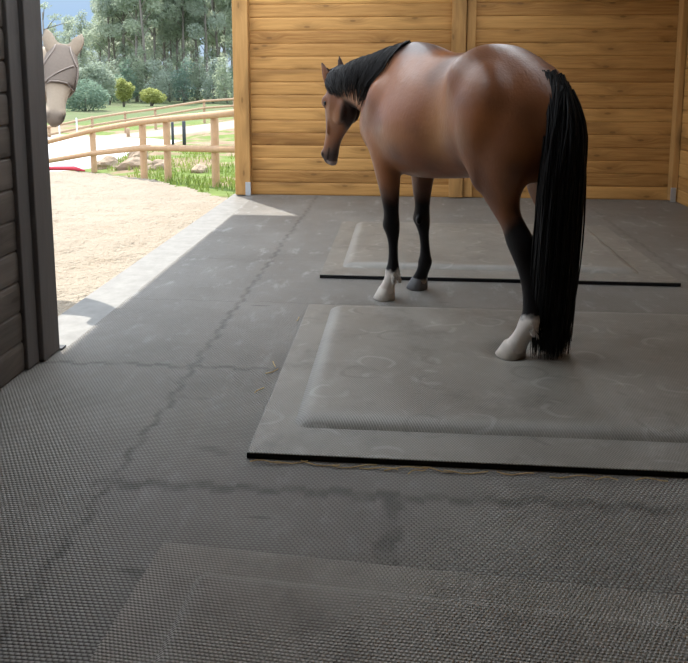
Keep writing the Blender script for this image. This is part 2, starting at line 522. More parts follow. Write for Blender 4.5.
def trim(name, a, b, mat, bev=.006):
    return tag(MB().box(a, b, bev).build(name, mat), kind='structure')
t1 = trim('trim_1', (-2.03, 8.47, .012), (-1.845, 8.66, 3.0), M['post'])
MB().box((-1.905, 8.462, .004), (-1.840, 8.475, .17), .002).build('bracket', M['zinc'], t1)
trim('trim_2', (.535, 8.50, .01), (.695, 8.585, 3.0), M['post'])
trim('trim_3', (.705, 8.545, .01), (.81, 8.59, 3.0), M['post'])
t4 = trim('trim_4', (XR - .068, 8.44, .012), (XR - .004, 8.575, 3.0), M['post'])
MB().box((XR - .078, 8.43, .004), (XR - .02, 8.445, .17), .002).build('bracket', M['zinc'], t4)
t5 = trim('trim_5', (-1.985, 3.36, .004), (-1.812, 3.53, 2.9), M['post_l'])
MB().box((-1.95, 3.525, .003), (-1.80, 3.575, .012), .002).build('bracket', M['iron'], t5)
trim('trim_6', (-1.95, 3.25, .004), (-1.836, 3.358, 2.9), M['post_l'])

rf = MB()
FILL_Y = 2.6
SKY = [(-2.6, -.3), (.8, 1.3)]          # unseen translucent strips, added to brighten the interior
xs = [-3.10] + [q for a in SKY for q in a] + [3.3]
for a, b2 in zip(xs[0::2], xs[1::2]): rf.box((a, -2.15, 2.93), (b2, 8.96, 3.0))
for a, b2 in SKY:
    rf.box((a, -2.15, 2.93), (b2, FILL_Y, 3.0)); rf.box((a, 8.3, 2.93), (b2, 8.96, 3.0))
mp, ntp, bp, op = new_mat('added_fill_sheet')
tb = ntp.nodes.new('ShaderNodeBsdfTranslucent'); tb.inputs[0].default_value = (.93, .96, .98, 1)
ntp.links.new(tb.outputs[0], op.inputs[0])
for i, (a, b2) in enumerate(SKY):
    tag(MB().add([(a, FILL_Y, 2.96), (b2, FILL_Y, 2.96), (b2, 8.3, 2.96), (a, 8.3, 2.96)], [(0, 1, 2, 3)]).build('fill_panel_%d' % (i + 1), mp), kind='structure')
tag(rf.build('ceiling', M['roof']), kind='structure')

# ------------------------------------------------------------------ rubber mats
def rubber_mat(name, w, dpt, inner, h, label, group=None, mt=None, rz=0., loc=(0, 0, 0), puff=.035, edge=.085, dents=()):
    """base slab from 0..w, 0..dpt; inner = raised cushion (x0,y0,x1,y1)"""
    root = empty(name, loc, rz)
    tag(root, label, 'rubber mat', group)
    x0, y0, x1, y1 = inner
    bm = bmesh.new()
    bmesh.ops.create_cube(bm, size=1)
    for v in bm.verts: v.co = V(((v.co.x + .5) * w, (v.co.y + .5) * dpt, (v.co.z + .5) * h))
    top = [e for e in bm.edges if all(v.co.z > h * .5 for v in e.verts)]
    bmesh.ops.bevel(bm, geom=top, offset=.004, segments=2, profile=.5, affect='EDGES')
    me = bpy.data.meshes.new('base_slab'); 
    me.materials.append(mt); me.materials.append(M['rubber_black'])
    bm.normal_update()
    for f in bm.faces:
        f.material_index = 0 if f.normal.z > .3 else 1
    bm.to_mesh(me); bm.free()
    o = bpy.data.objects.new('base_slab', me); link(o, root)
    nx = max(8, int((x1 - x0) / .02)); ny = max(8, int((y1 - y0) / .02))
    def fz(x, y):
        e = min(x - x0, x1 - x, y - y0, y1 - y)
        e2 = min((x - x0) , (x1 - x)); e3 = min((y - y0), (y1 - y))
        def sm(q, r):
            q = max(0., min(1., q / r)); return math.sin(q * PI / 2) ** .85
        k = sm(e2, edge) * sm(e3, edge * .9)
        sink = max([0.] + [.032 * math.exp(-(((x - a) ** 2 + (y - b) ** 2) / .0145) ** 2) for a, b in dents])
        return h - .006 + puff * k + .005 * k * noise.noise(V((x * 2.3, y * 2.3, 1.7))) - sink
    cu = grid_plane('cushion', x0, x1, y0, y1, nx, ny, fz, mt, root)
    at = cu.data.color_attributes.new('edge_highlight', 'FLOAT_COLOR', 'POINT')          # highlight on the rounded edges, painted in as paler, rubbed rubber
    for i, v in enumerate(cu.data.vertices):
        e = min(v.co.x - x0, x1 - v.co.x, v.co.y - y0, y1 - v.co.y)
        q = math.exp(-((e - edge * .5) / (edge * .38)) ** 2) * max(0., .75 + .6 * noise.noise(V((v.co.x * 3, v.co.y * 3, 9.))))
        at.data[i].color = (q, q, q, 1)
    return root

HA = math.radians(127.6)
def horse_xy(x, l): return (-.016 + x * math.cos(HA) - l * math.sin(HA), 4.626 + x * math.sin(HA) + l * math.cos(HA))
HOOVES = [horse_xy(-1.175, .185), horse_xy(-1.065, -.115)]     # the padding gives under the hind hooves
rubber_mat('stall_mat', 2.5, 1.80, (.14, .205, 2.36, 1.755), .024, 'grey padded rubber stable mat under the hind feet of the bay horse',
           None, M['mat'], 0, (-.585, 2.535, .001), .038, .085, [(q[0] + .585, q[1] - 2.535) for q in HOOVES])
rubber_mat('stall_mat', 2.51, 1.90, (.135, .20, 2.31, 1.82), .028, 'padded rubber stable mat farthest away, between the horse and the back wall',
           None, M['mat'], 0, (-.594, 5.0, .001), .035)
rubber_mat('stall_mat', 2.5, 1.80, (.155, .2, 2.35, 1.655), .038, 'dark studded rubber stable mat nearest the camera, cut off by the bottom edge',
           None, M['mat_near'], math.radians(-4.0), (-.845, .175, .001), .06, .045)

# straws caught along the front edge of the middle mat
rnd = random.Random(5)
spots = [(-.50, 2.515, .05), (-.42, 2.517, .22), (-.30, 2.515, -.1), (-.17, 2.512, .1), (-.08, 2.505, -.06), (.02, 2.513, .12), (.06, 2.497, .5), (.14, 2.51, -.1), (.24, 2.505, .08), (.42, 2.512, .0), (.62, 2.508, .03), (.74, 2.505, -.05), (.9, 2.51, .05)]
for i, (x, y, a) in enumerate(spots):
    L = rnd.uniform(.07, .17)
    pts = []
    for k in range(6):
        q = (k / 5 - .5) * L
        pts.append((math.cos(a) * q, math.sin(a) * q + .006 * math.sin(k * 1.3 + i), .006 + .004 * math.sin(k * .9 + i)))
    o = MB().tube(pts, .0022, 5).build('straw', M['straw'])
    o.location = (x, y - .01, .001)
    tag(o, 'thin dry straw lying along the front edge of the middle mat', 'straw', 'straws along the mat edge')
for i, (x, y, a) in enumerate([(-.655, 3.12, 1.1), (-.64, 3.42, 1.9), (-.635, 3.33, .9), (-.62, 4.1, 1.5)]):
    L = rnd.uniform(.06, .10)
    pts = [(math.cos(a) * (k / 5 - .5) * L, math.sin(a) * (k / 5 - .5) * L, .006 + .003 * math.sin(k + i)) for k in range(6)]
    o = MB().tube(pts, .0024, 5).build('straw', M['straw'])
    o.location = (x, y, .001)
    tag(o, 'thin dry straw lying beside the left edge of the middle mat', 'straw', 'straws at the mat left side')

# ------------------------------------------------------------------ outdoors: ground
def sand_z(x, y):
    return -.03 - .072 * max(0., y - 7.5) - .012 * max(0., -2.5 - x) * (1 if y < 9 else .5)
def sand_bound(x):
    pts = [(-30, 15.5), (-12, 15.0), (-6.6, 14.4), (-4.9, 12.7), (-4.4, 12.2), (-3.4, 10.7), (-2.08, 8.75), (0, 8.7)]
    for (a, b), (c, d2) in zip(pts, pts[1:]):
        if a <= x <= c: return b + (d2 - b) * (x - a) / (c - a)
    return 8.7
def ground_z(x, y):
    b = sand_bound(x)
    s = sand_z(x, min(y, b)) - .04
    if y < b: return s
    t = min(1., (y - b) / 3.); t = t * t * (3 - 2 * t)
    hi = -.42 - .01 * max(0, y - 20)
    lo = -1.06
    k = max(0., min(1., (-6.3 - x + .0 * y) / 1.6)); k = k * k * (3 - 2 * k)
    if y > 26:
        q = min(1., (y - 26) / 6.); hi = hi * (1 - q) + q * (-1.15); 
    if y > 30: lo = -1.06 - .004 * (y - 30); hi = lo - .0 if y > 32 else hi
    z = hi * (1 - k) + lo * k
    bump = .05 * noise.noise(V((x * .8, y * .8, 0))) * t
    if k > .5 and y < 30: bump = 0
    if y > 26:
        q = min(1., (y - 26) / 4.); tz = -1.1 + max(-.25, min(.6, (x + 11.7) * .12)) * max(0., 1 - max(0., y - 37) / 12.); z = z * (1 - q) + tz * q
    return s * (1 - t) + z * t + bump
grid_plane('ground', -42, 6, 8.0, 56, 192, 192, ground_z, M['ground'], keep=lambda x, y: not (x > -1.9 and y < 8.9) )
tag(bpy.data.objects['ground'], kind='structure')
gf = grid_plane('field', -160, 60, 55.5, 260, 30, 30, lambda x, y: -1.25 - .012 * (y - 55), M['ground'])
tag(gf, kind='structure')
def sz(x, y):
    b = sand_bound(x)
    e = max(0., 1 - (b - y) / .5)
    return sand_z(x, y) + .034 * noise.noise(V((x * 3.2, y * 4.5, .3))) + .018 * noise.noise(V((x * 9, y * 9, 2.))) - .0 * e + .05 * max(0, noise.noise(V((x * .9, y * .9, 5)))) * (1 if y > 10 else 0)
sd = grid_plane('sand_yard', -14.1, -2.082, 1.0, 15.2, 190, 226, sz, M['sand'], keep=lambda x, y: y < sand_bound(x))
tag(sd, kind='structure')
ar = grid_plane('riding_arena', -34, -7.1, 15.8, 27.4, 60, 30, lambda x, y: -1.0, M['arena'], keep=lambda x, y: x < -7.1 - max(0., y - 22.5) * .27)
tag(ar, kind='structure')

# grass tufts on the bank
rnd = random.Random(3)
mb = MB()
for i in range(9000):
    x = rnd.uniform(-6.8, -1.7); y = rnd.uniform(8.8, 18)
    if y < sand_bound(x) + .08: continue
    if noise.noise(V((x * .9, y * .7, 3.))) < -.08: continue
    z = ground_z(x, y)
    h = rnd.uniform(.04, .14); a = rnd.uniform(0, 2 * PI); wd = rnd.uniform(.006, .014)
    bx = rnd.uniform(-.05, .05); by = rnd.uniform(-.05, .05)
    dx, dy = math.cos(a) * wd, math.sin(a) * wd
    mb.add([(x - dx, y - dy, z - .01), (x + dx, y + dy, z - .01), (x + bx * .4 + dx * .6, y + by * .4 + dy * .6, z + h * .6), (x + bx * .4 - dx * .6, y + by * .4 - dy * .6, z + h * .6), (x + bx, y + by, z + h)],
           [(0, 1, 2, 3), (3, 2, 4)])
tag(mb.build('grass', M['grass']), 'short green grass growing on the bank behind the wooden fence', 'grass', kind='stuff')

# rocks by the fence
def rock(name, c, s, seed, label):
    bm = bmesh.new(); bmesh.ops.create_icosphere(bm, subdivisions=3, radius=1.)
    for v in bm.verts:
        q = v.co.copy()
        k = 1 + .35 * noise.noise(q * 1.3 + V((seed, 0, 0))) + .12 * noise.noise(q * 4 + V((seed, 3, 0)))
        v.co = V((q.x * k * s[0], q.y * k * s[1], max(-.7, q.z * k) * s[2]))
    m = MB(); m.bm(bm)
    o = m.build(name, M['rock']); o.location = c; o.rotation_euler = (0, 0, seed * 1.7)
    tag(o, label, 'rock', 'rocks behind the fence')
RK = [(-6.45, 15.2, .34, .26, .20, 'flat topped tan rock left of the second fence post, leftmost of the rocks'),
      (-5.98, 15.75, .22, .24, .26, 'upright brown rock just left of the second fence post'),
      (-5.6, 14.6, .40, .20, .17, 'long slanted rock between the second and third fence posts'),
      (-4.98, 14.2, .20, .22, .15, 'small tan rock at the foot of the third fence post'),
      (-3.95, 13.6, .22, .17, .13, 'dark little rock in the grass right of the fourth fence post')]
for i, (x, y, a, b2, c, lb) in enumerate(RK):
    rock('rock', (x, y, ground_z(x, y) + .03), (a, b2, c), i * 2.3 + 1, lb)

# ------------------------------------------------------------------ fences
def pole_fence(name, posts, rails, r, label, mat, collars=True):
    root = empty(name, (posts[0][0], posts[0][1], posts[0][2]))
    off = V(posts[0][:3])
    tag(root, label, 'fence')
    for (x, y, z0, z1) in posts:
        pts = [V((x, y, z0 - .25)) - off, V((x, y, z0)) - off, V((x, y, z1 - .01)) - off, V((x, y, z1)) - off]
        MB().tube(pts, [r, r, r, r * .85], 12).build('post', mat, root, True)
    for rl in rails:
        pts = [V(p) - off for p in rl]
        MB().tube(pts, r * .88, 10).build('rail', mat, root, True)
    return root
# nearer round-pole fence; posts follow the sand edge
NP = [(-9.28, 16.2), (-6.48, 14.5), (-4.66, 12.5), (-4.10, 12.15), (-2.945, 11.0), (-1.91, 9.6)]
TOPZ = [-.35, .306, .625, .697, .842, .983]; LOWZ = [-.72, -.167, .165, .205, .312, .462]
posts = []; 
for (x, y), tz in zip(NP, TOPZ):
    posts.append((x, y, min(sand_z(x, y), ground_z(x, y)) - .05, tz + .03))
pole_fence('paddock_fence', posts, [[(x, y - .085, z) for (x, y), z in zip(NP, TOPZ)], [(x, y - .085, z) for (x, y), z in zip(NP, LOWZ)]], .062,
           'nearer round timber pole fence with two rails at the edge of the sand yard', M['fence'])
# farther fence
FPX = [(-18.2, 29.0), (-15.34, 30.0), (-13.84, 31.), (-12.92, 32.5), (-11.66, 33.), (-9.59, 34.), (-8.36, 35.), (-6.76, 36), (-4.5, 37)]
FT = [-1., -.78, -.443, -.295, -.129, .215, .281, .403, .5]
posts = [(x, y, ground_z(x, y) - .05, t + .08) for (x, y), t in zip(FPX, FT)]
pole_fence('pasture_fence', posts, [[(x, y - .09, t) for (x, y), t in zip(FPX, FT)], [(x, y - .09, t - .33) for (x, y), t in zip(FPX, FT)]], .06,
           'farther pale timber fence running along the track in front of the trees', M['fence_far'])

def stake(name, x, y, z0, z1, r, mat, label, cat, grp=None):
    o = MB().tube([(0, 0, -.1), (0, 0, (z1 - z0) * .5), (0, 0, z1 - z0 - .01), (0, 0, z1 - z0)], [r, r, r, r * .6], 10).build(name, mat, None, True)
    o.location = (x, y, z0)
    tag(o, label, cat, grp)
stake('fence_stake', -5.92, 18., ground_z(-5.92, 18), .26, .035, M['iron'], 'thin dark stake in the grass just right of the third fence post', 'stake')
stake('fence_stake', -5.62, 18., ground_z(-5.62, 18), .29, .045, M['iron'], 'thicker dark stake in the grass left of the fourth fence post', 'stake')
stake('fence_stake', -11.27, 28.6, ground_z(-11.27, 28.6), -.7, .07, M['fence_far'], 'short brown stake standing behind the white arena', 'stake')
stake('arena_pole', -9.92, 20., -1.0, .02, .022, M['white_paint'], 'thin white pole on the arena, left one of the pair under the grey muzzle', 'pole')
stake('arena_pole', -10.57, 22.5, -1.0, .08, .026, M['white_paint'], 'thin white pole on the arena, taller right one of the pair', 'pole')
# red strip on the sand crest
o = MB().tube([(-7.9, 14.62, sand_z(-7.9, 14.6) + .02), (-7.4, 14.60, sand_z(-7.4, 14.6) + .06), (-6.9, 14.45, sand_z(-6.9, 14.45) + .07), (-6.6, 14.3, sand_z(-6.6, 14.3) + .03)], [.03, .045, .05, .02], 8).build('hose', M['red'], None, True)
tag(o, 'red hose lying on the sand edge left of the first fence post', 'hose')

# ------------------------------------------------------------------ trees
def leaf_cloud(rnd, blobs, n, size, drop=.6, dens=1.):
    mb = MB()
    tot = sum(b[1][0] * b[1][1] * b[1][2] for b in blobs) ** 1.
    for c, s in blobs:
        k = int(n * (s[0] * s[1] * s[2]) / tot) + 3
        for _ in range(k):
            while True:
                q = V((rnd.uniform(-1, 1), rnd.uniform(-1, 1), rnd.uniform(-1, 1)))
                if .25 < q.length < 1: break
            p = V((c[0] + q.x * s[0], c[1] + q.y * s[1], c[2] + q.z * s[2]))
            L = size * rnd.uniform(.6, 1.4); wd = L * rnd.uniform(.22, .4)
            a = V((rnd.gauss(0, 1), rnd.gauss(0, 1), rnd.gauss(-drop, .7))).normalized()
            b = a.cross(V((rnd.gauss(0, 1), rnd.gauss(0, 1), rnd.gauss(0, 1)))).normalized()
            mb.add([p - a * L * .5, p + b * wd * .5, p + a * L * .5, p - b * wd * .5], [(0, 1, 2, 3)])
    return mb

def euc(seed, h, spread, base_frac, nleaf, size):
    rnd = random.Random(seed)
    root = empty('eucalyptus_tree')
    tr = MB()
    lean = (rnd.uniform(-.4, .4), rnd.uniform(-.4, .4))
    def tp(t): return V((lean[0] * t + .15 * math.sin(t * 5 + seed), lean[1] * t, h * t))
    tr.tube([tp(k / 8) for k in range(9)], [.19 * (1 - .82 * k / 8) for k in range(9)], 7)
    blobs = []
    nb = 15
    for k in range(nb):
        t = base_frac + (1 - base_frac) * (k + rnd.random()) / nb
        a = rnd.uniform(0, 2 * PI); r = spread * (1.15 - .65 * (t - base_frac) / (1 - base_frac)) * rnd.uniform(.35, 1.)
        p = tp(min(t, 1.)); e = p + V((math.cos(a) * r, math.sin(a) * r, rnd.uniform(.5, 1.6)))
        tr.tube([p - V((0, 0, .4)), p.lerp(e, .5) + V((0, 0, -.1)), e], [.06, .04, .015], 5)
        s = rnd.uniform(.55, 1.15) * spread * .55
        blobs.append((e, (s, s, s * rnd.uniform(.7, 1.2))))
    blobs.append((tp(1.), (spread * .4, spread * .4, spread * .6)))
    for k in range(6):   # thin low regrowth on the trunk
        t = rnd.uniform(.08, base_frac); p = tp(t)
        blobs.append((p + V((rnd.uniform(-.5, .5), rnd.uniform(-.5, .5), 0)), (.6, .6, .7)))
    tr.build('trunk', M['bark'], root, True)
    leaf_cloud(rnd, blobs, nleaf, size).build('foliage', M['euc'], root)
    return root

protos = [euc(11, 17., 2.2, .30, 4200, .46), euc(23, 19., 2.0, .34, 4200, .46), euc(37, 15.5, 2.4, .26, 4200, .46), euc(41, 20., 2.3, .36, 4400, .46), euc(59, 13., 2.3, .22, 3800, .44)]
used = [False] * 5
def plant(k, x, y, sc, rz, label, group=None):
    global used
    if not used[k]: o = protos[k]; used[k] = True
    else: o = copy_tree(protos[k])
    o.location = (x, y, -1.25 - .012 * (y - 55)); o.rotation_euler = (0, 0, rz); o.scale = (sc, sc, sc)
    tag(o, label, 'tree', group)
def X_at(u, y):  # horizontal position along a sight line for a given depth
    return math.tan(math.atan((u - 344.) / 727.) - yaw) * y
rnd = random.Random(9)
GL = 'tall slender eucalyptus tree in the dense wood beyond the far fence'
GG = 'eucalyptus trees of the wood'
plant(4, X_at(83, 88), 88, .74, .4, 'shorter eucalyptus with a ragged top at the left end of the wood, below open sky')
plant(2, X_at(70, 96), 96, .62, 1.9, 'low eucalyptus standing directly behind the ears of the grey horse')
plant(4, X_at(56, 92), 92, .66, 2.5, 'dark rounded eucalyptus by the left post, left of the grey horse ears')
plant(0, X_at(101, 92), 92, .72, .9, 'eucalyptus with a leaning top beside the open sky, at the left of the wood')
for i in range(44):
    row = i % 3
    u = 108 + (i * 137.5 % 151)
    y = (82, 97, 114)[row] + rnd.uniform(-5, 5)
    plant(rnd.choice([0, 1, 2, 3, 3]), X_at(u, y), y, rnd.uniform(.86, 1.15), rnd.uniform(0, 6.28), GL, GG)
for i in range(16):
    u = 62 + i * 9 + rnd.uniform(-3, 3); y = 125 + rnd.uniform(-6, 8)
    plant(rnd.choice([2, 4]), X_at(u, y), y, rnd.uniform(.5, .62) if u < 110 else rnd.uniform(.7, .95), rnd.uniform(0, 6.28), GL, GG)

def overhang_tree():
    root = empty('tree', (X_at(44, 70), 70, -1.4)); rr = random.Random(4)
    tr = MB(); bl = []
    tr.tube([(0, 0, 0), (.05, 0, 3), (.2, 0, 6), (.2, 0, 9)], [.16, .13, .1, .05], 7)
    for a, z, L in [(.5, 6.2, 2.6), (.9, 7.2, 2.8), (.2, 7.6, 3.4), (2.6, 7, 2.4), (1.3, 8.5, 2.)]:
        e = V((.2 + L * math.cos(a) * .95, rr.uniform(-.5, .5), z + L * math.sin(a) * .6))
        tr.tube([(.2, 0, z - .3), V((.2, 0, z)).lerp(e, .6), e], [.06, .04, .015], 5)
        bl.append((e, (.7, .6, .35))); bl.append((e + V((-.5, 0, -.1)), (.5, .5, .25)))
    tr.build('trunk', M['bark'], root, True)
    leaf_cloud(rr, bl, 420, .3).build('foliage', M['euc'], root)
    tag(root, 'sparse thin branched tree against the sky at the top left, beside the dark post', 'tree')
overhang_tree()

def bush(name, u, y, blobs, n, size, mk, label):
    root = empty(name, (X_at(u, y), y, -1.3)); rr = random.Random(int(u))
    st = MB()
    for k in range(4):
        c = blobs[k % len(blobs)][0]
        st.tube([(rr.uniform(-.1, .1), 0, -.1), V(c) * .5, V(c)], [.06, .045, .02], 6)
    st.build('stem', M['bark'], root, True)
    leaf_cloud(rr, blobs, n, size, .1).build('foliage', M[mk], root)
    tag(root, label, 'bush')
bush('bush', 94, 58, [((0, 0, 1.9), (1.9, 1.2, 1.5)), ((-.9, 0, 2.6), (1.0, .9, .9)), ((.9, 0, 2.4), (1.0, .9, .9)), ((.2, 0, 3.2), (.9, .8, .7))], 3600, .3, 'olive', 'big rounded grey green bush behind the far fence, right of the grey horse head')
bush('bush', 84, 50, [((0, 0, 1.3), (1.5, 1., 1.2)), ((-.9, 0, 1.0), (.9, .8, .9)), ((1., 0, 1.1), (.8, .8, .8))], 2600, .26, 'teal', 'dark blue green bush low in front of the rounded grey green bush')
bush('bush', 123, 62, [((0, 0, 1.3), (.8, .7, .9)), ((-.3, 0, 2.), (.6, .6, .5)), ((.4, 0, 1.6), (.6, .6, .5))], 1900, .28, 'yellow', 'yellow green bush behind the far fence, taller left one of two')
bush('bush', 150, 64, [((0, 0, .9), (1., .8, .7)), ((.7, 0, .7), (.7, .7, .5))], 1600, .28, 'yellow', 'low wide yellow green bush behind the far fence, right one of two')
bush('bush', 108, 68, [((0, 0, 1.5), (1.6, 1., 1.4)), ((.8, 0, 2.), (1., .9, .8))], 2000, .3, 'teal', 'shadowy green bush between the rounded grey green bush and the yellow one')
for i, u in enumerate(range(112, 262, 14)):
    rr = random.Random(u); yy = 74 + rr.uniform(-3, 3)
    bush('undergrowth_bush', u + .3 * i, yy, [((0, 0, 1.2), (1.3, 1., 1.2)), ((rr.uniform(-.8, .8), 0, 2.4), (1., .9, 1.1)), ((rr.uniform(-.5, .5), 0, 3.6), (.7, .7, 1.))], 1100, .34, ('euc', 'teal', 'olive', 'euc')[i % 4],
         'dark green undergrowth at the foot of the tall trees')
    o = [c for c in bpy.data.objects if c.name.startswith('undergrowth_bush')][-1]
for o in bpy.data.objects:
    if o.name.startswith('undergrowth_bush') and o.parent is None: o['group'] = 'undergrowth at the foot of the wood'

# ------------------------------------------------------------------ horses
def catmull(keys, sub):
    """interpolate rows of numbers"""
    K = np.array(keys, float); out = []
    n = len(K)
    for i in range(n - 1):
        p0 = K[max(0, i - 1)]; p1 = K[i]; p2 = K[i + 1]; p3 = K[min(n - 1, i + 2)]
        for s in range(sub):
            t = s / sub
            out.append(.5 * ((2 * p1) + (-p0 + p2) * t + (2 * p0 - 5 * p1 + 4 * p2 - p3) * t * t + (-p0 + 3 * p1 - 3 * p2 + p3) * t ** 3))
    out.append(K[-1])
    return out

def ring(c, up, side, ru, rd, hw, pt=2., pb=2., n=28, bw=1., sqz=1.):
    pts = []
    for k in range(n):
        th = 2 * PI * k / n
        cs, sn = math.cos(th), math.sin(th)
        p = pt if sn >= 0 else pb
        x = math.copysign(abs(cs) ** (2 / p), cs) * hw
        y = math.copysign(abs(sn) ** (2 / p), sn) * (ru if sn >= 0 else rd)
        if sn < 0: x *= 1 + (bw - 1) * (-sn)
        pts.append(c + side * x + up * y)
    return pts

def loft(mb, rings):
    n = len(rings[0]); vs = []; fs = []
    for r in rings: vs += r
    for i in range(len(rings) - 1):
        for k in range(n):
            k2 = (k + 1) % n
            fs.append((i * n + k, i * n + k2, (i + 1) * n + k2, (i + 1) * n + k))
    fs.append(tuple(range(n))[::-1]); fs.append(tuple((len(rings) - 1) * n + k for k in range(n)))
    mb.add(vs, fs)

def ellipsoid(mb, c, r, rot=None):
    bm = bmesh.new(); bmesh.ops.create_icosphere(bm, subdivisions=3, radius=1.)
    for v in bm.verts:
        q = V((v.co.x * r[0], v.co.y * r[1], v.co.z * r[2]))
        if rot is not None: q = rot @ q
        v.co = q + V(c)
    mb.bm(bm)

UPZ = V((0, 0, 1)); SIDE = V((0, 1, 0)); FWD = V((1, 0, 0))

# torso: x, z top, z bottom, z of widest, half width, exponent top, exponent bottom
TORSO = [(-1.36, 1.30, 1.06, 1.18, .06, 2, 2), (-1.34, 1.335, .99, 1.18, .10, 2, 2), (-1.27, 1.425, .95, 1.20, .150, 2.1, 2.1), (-1.13, 1.515, .93, 1.24, .228, 2.15, 2.2),
         (-.98, 1.582, .92, 1.26, .292, 2.35, 2.2), (-.85, 1.620, .905, 1.29, .308, 2.7, 2.2), (-.76, 1.608, .885, 1.26, .290, 2.5, 2.1), (-.64, 1.582, .866, 1.20, .256, 2.1, 2.1),
         (-.46, 1.584, .842, 1.17, .300, 1.9, 2.1), (-.32, 1.635, .827, 1.15, .308, 1.55, 2.1), (-.20, 1.660, .822, 1.14, .292, 1.4, 2.1), (-.08, 1.667, .83, 1.13, .262, 1.3, 2.1),
         (.03, 1.605, .85, 1.13, .240, 1.55, 2.1), (.12, 1.53, .885, 1.13, .224, 1.7, 2.1), (.20, 1.42, .935, 1.14, .195, 1.9, 2.1), (.265, 1.30, 1.02, 1.15, .145, 2, 2), (.295, 1.22, 1.09, 1.155, .07, 2, 2)]

FORE = [(.04, .150, 1.22, .13, .070), (.06, .160, 1.10, .125, .078), (-.01, .165, .99, .110, .080), (-.04, .160, .90, .094, .072), (-.045, .148, .80, .076, .060), (-.045, .138, .70, .058, .050), (-.045, .130, .60, .046, .042),
        (-.040, .125, .545, .047, .045), (-.034, .122, .50, .050, .049), (-.045, .120, .455, .040, .040), (-.05, .118, .40, .031, .029), (-.052, .116, .32, .030, .026), (-.050, .115, .255, .036, .030),
        (-.046, .115, .215, .045, .038), (-.034, .115, .172, .041, .036), (-.016, .115, .135, .039, .037), (.004, .115, .10, .042, .041), (.018, .115, .07, .047, .045), (.022, .115, .04, .05, .046)]
HIND = [(-1.04, .140, 1.36, .16, .09), (-1.03, .165, 1.24, .195, .125), (-1.055, .178, 1.12, .205, .122), (-1.08, .184, 1.02, .195, .112), (-1.065, .178, .92, .155, .090), (-1.055, .168, .84, .118, .072),
        (-1.085, .158, .76, .086, .056), (-1.135, .148, .69, .072, .048), (-1.168, .142, .635, .076, .047), (-1.180, .137, .585, .070, .047), (-1.188, .132, .53, .053, .042), (-1.206, .126, .46, .045, .035),
        (-1.220, .120, .38, .042, .031), (-1.226, .117, .30, .041, .030), (-1.228, .115, .255, .044, .033), (-1.220, .115, .215, .048, .039), (-1.204, .115, .172, .044, .039), (-1.182, .115, .135, .043, .039), (-1.158, .115, .10, .046, .043), (-1.138, .115, .07, .049, .046), (-1.132, .115, .04, .052, .047)]
HEADR = [(-.055, -.03, -.11, .050), (.0, .0, -.165, .074), (.06, .010, -.205, .088), (.12, .018, -.235, .098), (.18, .020, -.252, .102), (.24, .016, -.250, .095), (.30, .010, -.222, .080), (.37, .004, -.178, .062),
         (.44, .0, -.140, .053), (.50, -.002, -.122, .054), (.545, -.006, -.116, .058), (.585, -.016, -.112, .055), (.615, -.032, -.102, .044), (.632, -.052, -.086, .022)]

